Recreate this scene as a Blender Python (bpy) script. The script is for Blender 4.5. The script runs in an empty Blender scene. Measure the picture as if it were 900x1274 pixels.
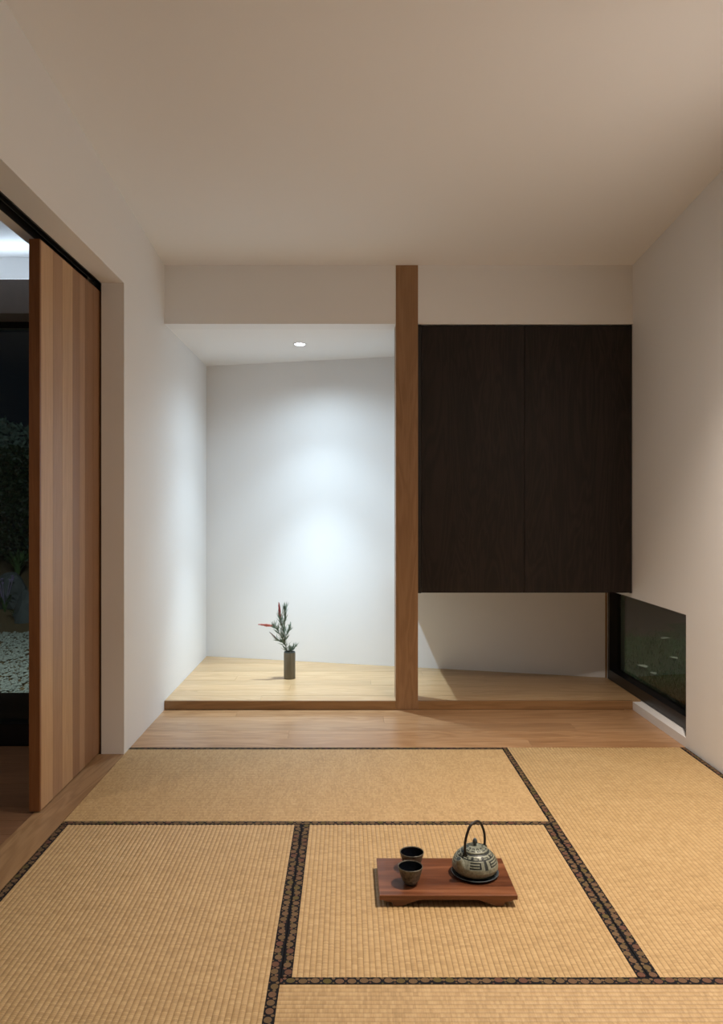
import bpy, bmesh, math, random
from mathutils import Vector, Matrix
random.seed(7)
S = bpy.context.scene
C = S.collection
PI = math.pi

# ------------------------------------------------------------------ camera
# real-world units: metres, z = 0 is the top of the tatami, +Y looks into the alcove
F, VX, VY, H = 945.0, 432.0, 631.0, 1.16          # focal length and vanishing point in pixels of the 900x1274 frame
cam_d = bpy.data.cameras.new('camera')
cam = bpy.data.objects.new('camera', cam_d)
C.objects.link(cam)
cam.location = (0, 0, H)
cam.rotation_euler = (PI/2, 0, 0)
cam_d.sensor_fit = 'HORIZONTAL'
cam_d.sensor_width = 36
cam_d.lens = F/900*36
cam_d.shift_x = (450-VX)/900
cam_d.shift_y = (VY-637)/900
cam_d.clip_start = 0.02
S.camera = cam

# ------------------------------------------------------------------ world, lamps, exposure
S.view_settings.view_transform = 'Standard'
S.view_settings.look = 'None'
S.view_settings.exposure = 0.09
S.view_settings.gamma = 1.0
w = bpy.data.worlds.new('night')
S.world = w
w.use_nodes = True
w.node_tree.nodes['Background'].inputs[0].default_value = (0.30, 0.42, 0.70, 1)
w.node_tree.nodes['Background'].inputs[1].default_value = 0.006

def lamp(name, kind, loc, energy, col, target=None, **kw):
    d = bpy.data.lights.new(name, kind)
    d.energy = energy
    d.color = col
    for k, v in kw.items():
        setattr(d, k, v)
    o = bpy.data.objects.new(name, d)
    C.objects.link(o)
    o.location = loc
    if target:
        o.rotation_euler = (Vector(target)-Vector(loc)).to_track_quat('-Z', 'Y').to_euler()
    return o

COOL = (0.69, 0.87, 1.0)
WARM = (1.0, 0.845, 0.71)
ALX, ALY = -0.305, 4.887
def downlamp(name, x, y, z, col, size, *cones):
    """a recessed downlight, or the added hall fill: a tight beam, a medium lobe and a weak wide spill"""
    for watts, ang in cones:
        lamp(name, 'SPOT', (x, y, z), watts, col, (x, y, 0), spot_size=math.radians(ang), spot_blend=1.0, shadow_soft_size=size)
downlamp('alcove_lamp', ALX, ALY, 2.185, COOL, 0.022, (225, 62), (60, 96), (25, 152))
downlamp('room_lamp', 1.15, 2.27, 2.68, WARM, 0.04, (282, 104), (42, 150))
downlamp('room_lamp', 0.85, 1.35, 2.75, WARM, 0.04, (10, 95), (4, 140))
downlamp('hall_fill', -2.0, 2.2, 2.37, WARM, 0.04, (26, 130))  # added fill to brighten the hall, no known fitting
lamp('hall_strip_lamp', 'AREA', (-2.0, 3.60, 2.26), 1.7, (0.70, 0.86, 1.0), (-2.0, 3.36, 2.6), shape='RECTANGLE', size=1.4, size_y=0.03)
lamp('garden_fill', 'SPOT', (-2.3, 4.6, 2.5), 210, (0.9, 0.97, 1.0), (-3.4, 7.8, 0.5), spot_size=math.radians(120), spot_blend=0.6, shadow_soft_size=0.05)  # added fill for the gravel and planting
lamp('lawn_fill', 'SPOT', (2.5, 5.5, 2.7), 150, (1.0, 0.92, 0.85), (3.2, 7.4, -0.1), spot_size=math.radians(110), spot_blend=0.9, shadow_soft_size=0.05)  # added fill that brightens the ground outside the low window

# ------------------------------------------------------------------ material helpers
class N:
    def __init__(s, name):
        s.m = bpy.data.materials.new(name)
        s.m.use_nodes = True
        s.t = s.m.node_tree
        s.b = s.t.nodes['Principled BSDF']
    def n(s, kind, **kw):
        x = s.t.nodes.new(kind)
        for k, v in kw.items():
            setattr(x, k, v)
        return x
    def l(s, a, b):
        s.t.links.new(a, b)
    def math(s, op, a, b=None, clamp=False):
        x = s.n('ShaderNodeMath', operation=op)
        x.use_clamp = clamp
        for i, v in enumerate((a, b)):
            if v is None:
                continue
            if isinstance(v, (int, float)):
                x.inputs[i].default_value = v
            else:
                s.l(v, x.inputs[i])
        return x.outputs[0]
    def mix(s, f, a, b, mode='MIX'):
        x = s.n('ShaderNodeMix', data_type='RGBA', blend_type=mode)
        for sock, v in ((x.inputs[0], f), (x.inputs[6], a), (x.inputs[7], b)):
            if isinstance(v, (int, float)):
                sock.default_value = v
            elif isinstance(v, tuple):
                sock.default_value = (*v, 1)
            else:
                s.l(v, sock)
        return x.outputs[2]
    def ramp(s, f, stops):
        x = s.n('ShaderNodeValToRGB')
        e = x.color_ramp.elements
        while len(e) < len(stops):
            e.new(0.5)
        for el, (p, c) in zip(e, stops):
            el.position = p
            el.color = (*c, 1)
        s.l(f, x.inputs[0])
        return x.outputs[0]
    def coords(s, scale=(1, 1, 1), kind='Object', rnd=False):
        tc = s.n('ShaderNodeTexCoord')
        mp = s.n('ShaderNodeMapping')
        mp.inputs['Scale'].default_value = scale
        s.l(tc.outputs[kind], mp.inputs[0])
        if rnd:
            oi = s.n('ShaderNodeObjectInfo')
            cb = s.n('ShaderNodeCombineXYZ')
            for i in range(3):
                s.l(s.math('MULTIPLY', oi.outputs['Random'], 37.0+11*i), cb.inputs[i])
            s.l(cb.outputs[0], mp.inputs['Location'])
        return mp.outputs[0]
    def noise(s, vec, scale=5, detail=4, rough=0.5, dist=0):
        x = s.n('ShaderNodeTexNoise')
        x.inputs['Scale'].default_value = scale
        x.inputs['Detail'].default_value = detail
        x.inputs['Roughness'].default_value = rough
        x.inputs['Distortion'].default_value = dist
        s.l(vec, x.inputs['Vector'])
        return x.outputs[0]
    def bump(s, h, strength=0.3, dist=0.002):
        x = s.n('ShaderNodeBump')
        x.inputs['Strength'].default_value = strength
        x.inputs['Distance'].default_value = dist
        s.l(h, x.inputs['Height'])
        s.l(x.outputs[0], s.b.inputs['Normal'])
    def col(s, c):
        if isinstance(c, tuple):
            s.b.inputs['Base Color'].default_value = (*c, 1)
        else:
            s.l(c, s.b.inputs['Base Color'])
    def set(s, rough=None, metal=None, spec=None):
        if rough is not None:
            s.b.inputs['Roughness'].default_value = rough
        if metal is not None:
            s.b.inputs['Metallic'].default_value = metal
        if spec is not None:
            s.b.inputs['Specular IOR Level'].default_value = spec

def plain(name, c, rough=0.6, metal=0.0, var=0.08, scale=30, bump=0.1):
    m = N(name)
    nz = m.noise(m.coords(), scale, 3)
    m.col(m.mix(nz, tuple(x*(1-var) for x in c), tuple(min(1, x*(1+var)) for x in c)))
    m.set(rough, metal)
    if bump:
        m.bump(nz, bump, 0.001)
    return m.m

def wood(name, dark, mid, light, axis, rough=0.35, tint=0.25, fine=1.0, bump=0.08, cathedral=0.5):
    """plain-sawn timber, grain along the given axis"""
    m = N(name)
    def sc(a, b):
        v = [b, b, b]
        v['xyz'.index(axis)] = a
        return tuple(v)
    big = m.noise(m.coords(sc(0.9, 7), rnd=True), 1.0, 3, 0.55, 0.6)
    rings = m.math('SINE', m.math('MULTIPLY', big, 55.0*fine))
    rings = m.math('MULTIPLY_ADD', rings, 0.5)
    m.t.nodes[-1].inputs[2].default_value = 0.5
    fib = m.noise(m.coords(sc(4, 170*fine), rnd=True), 1.0, 4, 0.6)
    tone = m.noise(m.coords(sc(0.6, 9), rnd=True), 1.0, 2)
    f = m.math('ADD', m.math('MULTIPLY', rings, cathedral*0.5), m.math('MULTIPLY', fib, 1-cathedral*0.5))
    f = m.math('ADD', m.math('MULTIPLY', f, 0.65), m.math('MULTIPLY', tone, 0.35))
    c = m.ramp(f, [(0.22, dark), (0.5, mid), (0.78, light)])
    oi = m.n('ShaderNodeObjectInfo')
    k = m.math('MULTIPLY_ADD', oi.outputs['Random'], tint)
    m.t.nodes[-1].inputs[2].default_value = 1-tint*0.5
    hs = m.n('ShaderNodeHueSaturation')
    m.l(c, hs.inputs['Color'])
    m.l(k, hs.inputs['Value'])
    m.col(hs.outputs[0])
    m.set(rough)
    m.bump(fib, bump, 0.0006)
    return m.m

def glass(name, tint=(0.82, 0.90, 0.86)):
    m = N(name)
    tr = m.n('ShaderNodeBsdfTransparent')
    tr.inputs[0].default_value = (*tint, 1)
    gl = m.n('ShaderNodeBsdfGlossy')
    gl.inputs['Roughness'].default_value = 0.015
    fr = m.n('ShaderNodeFresnel')
    geo = m.n('ShaderNodeNewGeometry')               # the node inverts the index on back faces; undo that so both faces act as the outside of a thin pane
    ior = m.math('SUBTRACT', 1.5, m.math('MULTIPLY', geo.outputs['Backfacing'], 1.5-1/1.5))
    m.l(ior, fr.inputs[0])
    mx = m.n('ShaderNodeMixShader')
    m.l(fr.outputs[0], mx.inputs[0]); m.l(tr.outputs[0], mx.inputs[1]); m.l(gl.outputs[0], mx.inputs[2])
    m.l(mx.outputs[0], m.t.nodes['Material Output'].inputs[0])
    return m.m

def emit(name, c, s):
    m = N(name)
    m.col((0.9, 0.9, 0.9))
    m.b.inputs['Emission Color'].default_value = (*c, 1)
    m.b.inputs['Emission Strength'].default_value = s
    return m.m

M = {}
M['paint'] = plain('white_wall_paint', (0.855, 0.865, 0.875), 0.62, var=0.01, scale=140, bump=0.03)
M['ceiling'] = plain('ceiling_paint', (0.89, 0.90, 0.915), 0.7, var=0.01, scale=140, bump=0.03)
M['floor_x'] = wood('blackbutt_floor', (0.26, 0.128, 0.054), (0.42, 0.240, 0.118), (0.56, 0.355, 0.20), 'x', 0.30, 0.16)
M['platform_x'] = wood('oak_platform', (0.37, 0.225, 0.105), (0.50, 0.325, 0.165), (0.60, 0.43, 0.25), 'x', 0.34, 0.14)
M['fascia_x'] = wood('platform_edge', (0.20, 0.105, 0.042), (0.30, 0.165, 0.070), (0.36, 0.21, 0.095), 'x', 0.35, 0.1)
M['hall_x'] = wood('dimmed_hall_floor', (0.16, 0.085, 0.045), (0.23, 0.125, 0.07), (0.31, 0.18, 0.10), 'x', 0.30, 0.35)  # same timber as the room floor, with the hall's dimness put into the colour
M['sill_y'] = wood('door_sill', (0.24, 0.135, 0.062), (0.33, 0.20, 0.10), (0.41, 0.26, 0.14), 'y', 0.40, 0.1, cathedral=0.8)
M['post_z'] = wood('post_timber', (0.22, 0.115, 0.050), (0.30, 0.165, 0.077), (0.37, 0.215, 0.108), 'z', 0.45, 0.05, cathedral=0.6)
M['door_light'] = wood('pale_cedar', (0.37, 0.215, 0.108), (0.50, 0.315, 0.170), (0.60, 0.40, 0.23), 'z', 0.42, 0.08, fine=1.2, cathedral=0.2)
M['door_mid'] = wood('mid_cedar', (0.29, 0.160, 0.085), (0.38, 0.225, 0.125), (0.46, 0.29, 0.17), 'z', 0.42, 0.08, fine=1.2, cathedral=0.2)
M['door_dark'] = wood('dark_shaded_cedar', (0.22, 0.110, 0.055), (0.29, 0.155, 0.080), (0.36, 0.205, 0.11), 'z', 0.42, 0.08, fine=1.2, cathedral=0.2)
M['door_edge'] = wood('cedar_edge', (0.17, 0.065, 0.020), (0.24, 0.098, 0.034), (0.30, 0.135, 0.05), 'z', 0.42, 0.05, cathedral=0.3)
M['cabinet_z'] = wood('stained_oak_veneer', (0.0062, 0.0041, 0.0034), (0.0150, 0.0098, 0.0077), (0.029, 0.0188, 0.0142), 'z', 0.55, 0.10, fine=1.5, bump=0.15, cathedral=0.6)
M['cabinet_z'].node_tree.nodes['Principled BSDF'].inputs['Specular IOR Level'].default_value = 0.3
M['cabinet_body'] = plain('cabinet_carcass', (0.008, 0.007, 0.007), 0.5, bump=0)
M['tray_x'] = wood('walnut_tray', (0.055, 0.017, 0.008), (0.175, 0.064, 0.029), (0.31, 0.130, 0.064), 'x', 0.30, 0.02, fine=0.6, cathedral=0.9)
M['black'] = plain('black_aluminium', (0.006, 0.006, 0.007), 0.35, 0.2, bump=0)
M['track'] = plain('track_aluminium', (0.10, 0.10, 0.10), 0.35, 0.8, bump=0)
M['white_plastic'] = plain('white_fitting', (0.8, 0.8, 0.8), 0.4, var=0.01, bump=0)
M['led'] = emit('lit_led', (0.80, 0.92, 1.0), 220)
M['strip'] = emit('lit_strip', (0.85, 0.93, 1.0), 4)
M['glass'] = glass('window_glass')
M['dark_lintel'] = plain('taupe_lintel', (0.22, 0.185, 0.165), 0.6, bump=0.02)

def rush():
    m = N('woven_rush')
    uv = m.n('ShaderNodeUVMap')                       # u across the ribs in rib counts, v along the ribs in metres
    sep = m.n('ShaderNodeSeparateXYZ')
    m.l(uv.outputs[0], sep.inputs[0])
    u, v = sep.outputs[0], sep.outputs[1]
    rib = m.math('FLOOR', u)
    # each strand crosses the ribs; a strand is about 2.4 mm wide, alternate ribs are half a strand off
    off = m.math('MULTIPLY', m.math('MODULO', rib, 2.0), 0.5)
    st = m.math('ADD', m.math('MULTIPLY', v, 150.0), off)
    cb = m.n('ShaderNodeCombineXYZ')
    m.l(m.math('FLOOR', st), cb.inputs[0]); m.l(rib, cb.inputs[1])
    wn = m.n('ShaderNodeTexWhiteNoise', noise_dimensions='2D')
    m.l(cb.outputs[0], wn.inputs['Vector'])
    cs = m.n('ShaderNodeCombineXYZ')                    # a strand keeps its tone over several ribs
    m.l(m.math('MULTIPLY', v, 330.0), cs.inputs[0]); m.l(m.math('MULTIPLY', u, 0.12), cs.inputs[1])
    strand = m.noise(cs.outputs[0], 1.0, 2, 0.6)
    cp = m.n('ShaderNodeCombineXYZ')
    m.l(m.math('MULTIPLY', v, 9.0), cp.inputs[0]); m.l(m.math('MULTIPLY', u, 0.03), cp.inputs[1])
    patch = m.noise(cp.outputs[0], 1.0, 3, 0.6)
    tone = m.math('ADD', m.math('MULTIPLY', wn.outputs[0], 0.26), m.math('ADD', m.math('MULTIPLY', strand, 0.50), m.math('MULTIPLY', patch, 0.24)))
    c = m.ramp(tone, [(0.20, (0.355, 0.235, 0.103)), (0.5, (0.490, 0.335, 0.160)), (0.80, (0.60, 0.435, 0.228))])
    fr = m.math('FRACT', u)
    edge = m.math('ABSOLUTE', m.math('SUBTRACT', fr, 0.5))
    groove_shade = m.math('GREATER_THAN', edge, 0.41)
    c = m.mix(m.math('MULTIPLY', groove_shade, 0.36), c, (0.17, 0.105, 0.042))  # shade between the ribs, mixed into the colour
    m.col(c)
    m.set(0.55)
    sw = m.math('SINE', m.math('MULTIPLY', st, 2*PI))
    hgt = m.math('ADD', m.math('MULTIPLY', sw, 0.35), m.math('MULTIPLY', strand, 0.8))
    m.bump(hgt, 0.35, 0.0012)
    return m.m
M['rush'] = rush()
M['straw'] = plain('mat_core', (0.32, 0.24, 0.12), 0.8)

def heri():
    """printed brocade border: ringed medallions on near-black navy cloth; u counts medallions along, v runs across"""
    m = N('brocade_border')
    uv = m.n('ShaderNodeUVMap')
    sep = m.n('ShaderNodeSeparateXYZ')
    m.l(uv.outputs[0], sep.inputs[0])
    def layer(du, seed, vc, vj, r, sx):
        u = m.math('ADD', sep.outputs[0], du)
        cell = m.math('FLOOR', u)
        wn = m.n('ShaderNodeTexWhiteNoise', noise_dimensions='2D')
        cb = m.n('ShaderNodeCombineXYZ')
        m.l(cell, cb.inputs[0]); cb.inputs[1].default_value = seed
        m.l(cb.outputs[0], wn.inputs['Vector'])
        rc = m.n('ShaderNodeSeparateXYZ')
        m.l(wn.outputs['Color'], rc.inputs[0])
        fu = m.math('SUBTRACT', m.math('FRACT', u), 0.5)
        cv = m.math('ADD', m.math('MULTIPLY', m.math('SUBTRACT', rc.outputs[0], 0.5), vj), vc)
        dv = m.math('SUBTRACT', sep.outputs[1], cv)
        a_ = m.math('MULTIPLY', fu, sx)
        d = m.math('SQRT', m.math('ADD', m.math('MULTIPLY', a_, a_), m.math('MULTIPLY', dv, dv)))
        mask = m.math('LESS_THAN', d, r)
        ring = m.math('ADD', m.math('MULTIPLY', m.math('SINE', m.math('MULTIPLY', d, 75.0)), 0.30), 0.75)
        c = m.ramp(rc.outputs[1], [(0.0, (0.125, 0.105, 0.030)), (0.25, (0.175, 0.115, 0.058)), (0.65, (0.205, 0.130, 0.070)), (0.88, (0.165, 0.075, 0.052)), (1.0, (0.15, 0.095, 0.045))])
        return mask, m.mix(1.0, c, ring, 'MULTIPLY')
    k1, c1 = layer(0.0, 3.0, 0.47, 0.22, 0.315, 0.88)
    k2, c2 = layer(0.5, 7.0, 0.30, 0.30, 0.15, 1.0)
    k3, c3 = layer(0.5, 11.0, 0.78, 0.12, 0.09, 1.0)
    c = m.mix(k3, (0.0045, 0.0048, 0.0075), c3)
    c = m.mix(k2, c, c2)
    c = m.mix(k1, c, c1)
    m.col(c)
    m.set(0.75, spec=0.18)
    m.bump(m.noise(m.coords(), 900, 1), 0.2, 0.0005)
    return m.m
M['heri'] = heri()

def patina(name, base, worn, rough, scale):
    m = N(name)
    v = m.coords(rnd=True)
    a = m.noise(v, scale, 5, 0.65)
    m.col(m.ramp(a, [(0.30, base), (0.68, worn)]))
    m.set(rough, 0.15)
    m.bump(a, 0.35, 0.0012)
    return m.m
M['pale_iron'] = patina('celadon_cast_iron', (0.135, 0.150, 0.115), (0.30, 0.325, 0.265), 0.42, 95)
M['dark_iron'] = patina('blackened_cast_iron', (0.010, 0.014, 0.014), (0.035, 0.045, 0.044), 0.42, 120)
M['saucer'] = patina('slate_cast_iron', (0.025, 0.036, 0.043), (0.075, 0.10, 0.115), 0.32, 60)
M['cup_out'] = patina('mottled_cup_iron', (0.035, 0.034, 0.027), (0.17, 0.16, 0.125), 0.4, 110)
M['cup_in'] = plain('black_enamel', (0.004, 0.005, 0.008), 0.12, bump=0)
M['handle'] = plain('handle_iron', (0.012, 0.009, 0.008), 0.45, 0.2, bump=0.2, scale=200)
M['vase'] = N('vase_glaze').m
def vase_mat():
    m = N('olive_vase_glaze')
    a = m.noise(m.coords((60, 60, 3)), 1.0, 4, 0.6)
    m.col(m.ramp(a, [(0.3, (0.105, 0.092, 0.062)), (0.7, (0.20, 0.178, 0.13))]))
    m.set(0.5)
    m.bump(a, 0.3, 0.001)
    return m.m
M['vase'] = vase_mat()
M['vase_rim'] = plain('vase_rim_glaze', (0.05, 0.075, 0.08), 0.3)
M['needle'] = plain('grevillea_leaf', (0.15, 0.225, 0.17), 0.55, var=0.45, scale=60, bump=0)
M['stem'] = plain('grevillea_stem', (0.14, 0.09, 0.07), 0.6)
M['spike'] = plain('red_flower', (0.33, 0.045, 0.045), 0.55, var=0.5, scale=120)
M['spike_pink'] = plain('coral_flower', (0.52, 0.14, 0.11), 0.55, var=0.4, scale=120)
M['bud'] = plain('brown_bud', (0.10, 0.035, 0.035), 0.6, var=0.4)
M['soil'] = plain('bare_soil', (0.115, 0.070, 0.062), 0.95, var=0.6, scale=14, bump=0.8)
M['turf'] = plain('turf_soil', (0.045, 0.055, 0.025), 0.95, var=0.5, scale=10, bump=0.6)
M['grass'] = plain('grass_blade', (0.060, 0.125, 0.045), 0.6, var=0.5, scale=3, bump=0)
M['mulch'] = plain('mulch', (0.16, 0.10, 0.05), 0.95, var=0.6, scale=40, bump=0.9)
M['gravel'] = plain('pale_gravel', (0.34, 0.34, 0.31), 0.85, var=0.45, scale=25)
M['deck'] = plain('charcoal_deck', (0.008, 0.008, 0.009), 0.6)
M['rock'] = plain('grey_boulder', (0.085, 0.09, 0.095), 0.85, var=0.6, scale=9, bump=0.9)
M['hedge'] = plain('hedge_leaf', (0.020, 0.040, 0.016), 0.5, var=0.5, scale=8, bump=0)
M['pale_leaf'] = plain('silver_leaf', (0.16, 0.22, 0.19), 0.6, var=0.3, scale=8, bump=0)
M['strap'] = plain('strap_leaf', (0.075, 0.13, 0.045), 0.45, var=0.4, scale=8, bump=0)
M['lilac'] = plain('lilac_petal', (0.30, 0.22, 0.42), 0.6, bump=0)
M['dry_leaf'] = plain('dry_leaf', (0.50, 0.50, 0.42), 0.7, bump=0)

# ------------------------------------------------------------------ object helpers
def mesh(name, verts, faces, mat, parent=None, mats=None, idx=None, smooth=False, uv=None):
    me = bpy.data.meshes.new(name)
    me.from_pydata([tuple(v) for v in verts], [], faces)
    for mm in (mats or [mat]):
        me.materials.append(mm)
    if idx:
        me.polygons.foreach_set('material_index', idx)
    if smooth:
        me.polygons.foreach_set('use_smooth', [True]*len(me.polygons))
    if uv:
        lay = me.uv_layers.new(name='UVMap')
        for lp in me.loops:
            lay.data[lp.index].uv = uv[lp.vertex_index]
    me.update()
    o = bpy.data.objects.new(name, me)
    C.objects.link(o)
    if parent:
        o.parent = parent
        # children are authored in world space; keep them there
        o.matrix_parent_inverse = parent.matrix_world.inverted() if parent.type != 'EMPTY' else Matrix.Translation(-parent.location)
    return o

def recentre(o):
    """put the origin of a world-space mesh at the middle of its base"""
    me = o.data
    xs = [v.co.x for v in me.vertices]; ys = [v.co.y for v in me.vertices]; zs = [v.co.z for v in me.vertices]
    c = Vector(((min(xs)+max(xs))/2, (min(ys)+max(ys))/2, min(zs)))
    me.transform(Matrix.Translation(-c))
    o.location = c
    return o

class G:
    """collects geometry"""
    def __init__(s):
        s.v, s.f, s.i = [], [], []
    def add(s, vs, fs, mi=0):
        k = len(s.v)
        s.v += [tuple(v) for v in vs]
        s.f += [tuple(k+j for j in f) for f in fs]
        s.i += [mi]*len(fs)
        return s
    def box(s, x0, x1, y0, y1, z0, z1, mi=0):
        return s.prism([(x0, y0), (x1, y0), (x1, y1), (x0, y1)], z0, z1, 'z', mi)
    def prism(s, poly, a, b, axis='z', mi=0):
        def P(p, t):
            return (p[0], p[1], t) if axis == 'z' else ((t, p[0], p[1]) if axis == 'x' else (p[0], t, p[1]))
        n = len(poly)
        area = sum(poly[i][0]*poly[(i+1) % n][1]-poly[(i+1) % n][0]*poly[i][1] for i in range(n))
        if (area < 0) != (axis == 'y'):
            poly = poly[::-1]
        vs = [P(p, a) for p in poly]+[P(p, b) for p in poly]
        fs = [tuple(range(n-1, -1, -1)), tuple(range(n, 2*n))]+[(i, (i+1) % n, n+(i+1) % n, n+i) for i in range(n)]
        return s.add(vs, fs, mi)
    def lathe(s, prof, n=32, c=(0, 0, 0), mi=0):
        vs, fs = [], []
        for r, z in prof:
            for k in range(n):
                a = 2*PI*k/n
                vs.append((c[0]+r*math.cos(a), c[1]+r*math.sin(a), c[2]+z))
        for j in range(len(prof)-1):
            for k in range(n):
                fs.append((j*n+k, j*n+(k+1) % n, (j+1)*n+(k+1) % n, (j+1)*n+k))
        fs.append(tuple(range(n-1, -1, -1)))
        m_ = (len(prof)-1)*n
        fs.append(tuple(range(m_, m_+n)))
        return s.add(vs, fs, mi)
    def tube(s, pts, rad, n=8, mi=0):
        pts = [Vector(p) for p in pts]
        if not isinstance(rad, (list, tuple)):
            rad = [rad]*len(pts)
        vs, fs = [], []
        t0 = (pts[1]-pts[0]).normalized()
        up = Vector((0, 0, 1)) if abs(t0.z) < 0.9 else Vector((1, 0, 0))
        nrm = t0.cross(up).normalized()
        for i, p in enumerate(pts):
            t = (pts[min(i+1, len(pts)-1)]-pts[max(i-1, 0)]).normalized()
            nrm = (nrm-t*nrm.dot(t)).normalized()
            bn = t.cross(nrm)
            for k in range(n):
                a = 2*PI*k/n
                vs.append(p+(nrm*math.cos(a)+bn*math.sin(a))*rad[i])
        for j in range(len(pts)-1):
            for k in range(n):
                fs.append((j*n+k, j*n+(k+1) % n, (j+1)*n+(k+1) % n, (j+1)*n+k))
        fs.append(tuple(range(n-1, -1, -1)))
        m_ = (len(pts)-1)*n
        fs.append(tuple(range(m_, m_+n)))
        return s.add(vs, fs, mi)
    def out(s, name, mat, parent=None, mats=None, smooth=False, uv=None):
        return mesh(name, s.v, s.f, mat, parent, mats, s.i if mats else None, smooth, uv)

def empty(name, loc):
    o = bpy.data.objects.new(name, None)
    C.objects.link(o)
    o.location = loc
    o.empty_display_size = 0.05
    return o

def tag(o, label, cat, group=None, kind=None):
    o['label'] = label
    o['category'] = cat
    if group:
        o['group'] = group
    if kind:
        o['kind'] = kind
    return o

def thing(name, loc, label, cat, group=None):
    return tag(empty(name, loc), label, cat, group)

def struct(o, label=None):
    o['kind'] = 'structure'
    return o

def autosmooth(o, ang=35):
    """smooth shading with sharp edges kept"""
    me = o.data
    bm = bmesh.new(); bm.from_mesh(me)
    for f in bm.faces:
        f.smooth = True
    for e in bm.edges:
        if len(e.link_faces) == 2 and e.calc_face_angle(0) > math.radians(ang):
            e.smooth = False
    bm.to_mesh(me); bm.free()
    return o

def bevel(o, wdt, seg=2):
    b = o.modifiers.new('bevel', 'BEVEL')
    b.width = wdt; b.segments = seg; b.limit_method = 'ANGLE'
    return o

# ------------------------------------------------------------------ setting
XL, XR = -1.0475, 1.637            # room faces of the side walls
YF = 4.35                          # front of platform, post, cabinet and bulkhead
YT = 3.666                         # far edge of the tatami
YN = -1.2                          # wall behind the camera
ZA = 2.21                          # alcove ceiling
ZP = 0.05                          # platform top
PX0, PX1 = 0.2795, 0.4065          # the post
DJ = 3.567                         # far jamb of the sliding door
ZD = 2.213                         # head of the door opening
def zc(y):                         # the raked ceiling
    return 2.546+0.08*(YF-y)
def yb(x):                         # the skewed back wall of the alcove
    return 5.66-0.2602*(x-XL)

# side wall, left: two leaves with the pocket of the sliding door between them
g = G()
g.prism([(DJ, -0.1), (5.80, -0.1), (5.80, 2.62), (4.40, zc(4.40)), (DJ, zc(DJ))], -1.155, XL, 'x')
g.prism([(1.6, ZD), (DJ, ZD), (DJ, zc(DJ)), (1.6, zc(1.6))], -1.155, XL, 'x')
g.prism([(YN, -0.1), (1.6, -0.1), (1.6, zc(1.6)), (YN, zc(YN))], -1.155, XL, 'x')
struct(g.out('wall_left', M['paint']))
g = G()
g.box(-1.275, -1.225, DJ, 5.80, -0.1, 2.62)
g.box(-1.275, -1.225, 1.6, DJ, ZD, 2.75)
g.box(-1.275, -1.225, YN, 1.6, -0.1, 2.95)
struct(g.out('wall_hall', M['paint']))

# side wall, right, with the low window let into it
WZ0, WZ1 = ZP, 0.64
g = G()
g.prism([(YN, -0.1), (YT, -0.1), (YT, zc(YT)), (YN, zc(YN))], XR, 1.80, 'x')
g.prism([(YT, WZ1), (5.05, WZ1), (5.05, 2.62), (4.40, zc(4.40)), (YT, zc(YT))], XR, 1.80, 'x')
g.box(XR, 1.80, YT, YF, -0.1, WZ0-0.004)
g.box(1.692, 1.80, YF, 4.93, -0.1, WZ0-0.004)
struct(g.out('wall_right', M['paint']))

# skewed back wall
g = G()
x0, x1 = -1.16, 1.80
g.prism([(x0, yb(x0)), (x1, yb(x1)), (x1, yb(x1)+0.12), (x0, yb(x0)+0.12)], -0.1, 2.32)
struct(g.out('wall_back', M['paint']))
struct(G().box(-1.30, 1.80, YN-0.1, YN, -0.1, 3.0).out('wall_front', M['dark_lintel']))

# bulkhead over the alcove and over the cabinet
struct(G().box(XL, PX0, YF, YF+0.13, ZA, zc(YF)+0.005).out('wall_bulkhead', M['paint']))
struct(G().box(PX1, XR, YF, YF+0.13, ZA-0.002, zc(YF)+0.005).out('wall_bulkhead', M['paint']))
# side of the alcove behind the post; the cabinet hangs on its other face
g = G().prism([(0.362, YF+0.127), (0.404, YF+0.127), (0.404, yb(0.404)), (0.362, yb(0.362))], 0.667, ZA)
struct(g.out('wall_alcove', M['paint']))

# ceilings
g = G().prism([(YN, zc(YN)), (YF+0.13, zc(YF+0.13)), (YF+0.13, zc(YF+0.13)+0.12), (YN, zc(YN)+0.12)], -1.16, 1.80, 'x')
struct(g.out('ceiling', M['ceiling']))
g = G()
yy = YF+0.13
hole = 0.0305
def alc(x): return yb(x)
g.prism([(XL, yy), (ALX-hole, yy), (ALX-hole, yb(ALX-hole)), (XL, yb(XL))], ZA, ZA+0.09)
g.prism([(ALX+hole, yy), (1.64, yy), (1.64, yb(1.64)), (ALX+hole, yb(ALX+hole))], ZA, ZA+0.09)
g.prism([(ALX-hole, yy), (ALX+hole, yy), (ALX+hole, ALY-hole), (ALX-hole, ALY-hole)], ZA, ZA+0.09)
g.prism([(ALX-hole, ALY+hole), (ALX+hole, ALY+hole), (ALX+hole, yb(ALX+hole)), (ALX-hole, yb(ALX-hole))], ZA, ZA+0.09)
g.box(ALX-hole, ALX+hole, ALY-hole, ALY+hole, ZA+0.05, ZA+0.09)
struct(g.out('ceiling', M['ceiling']))

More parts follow.
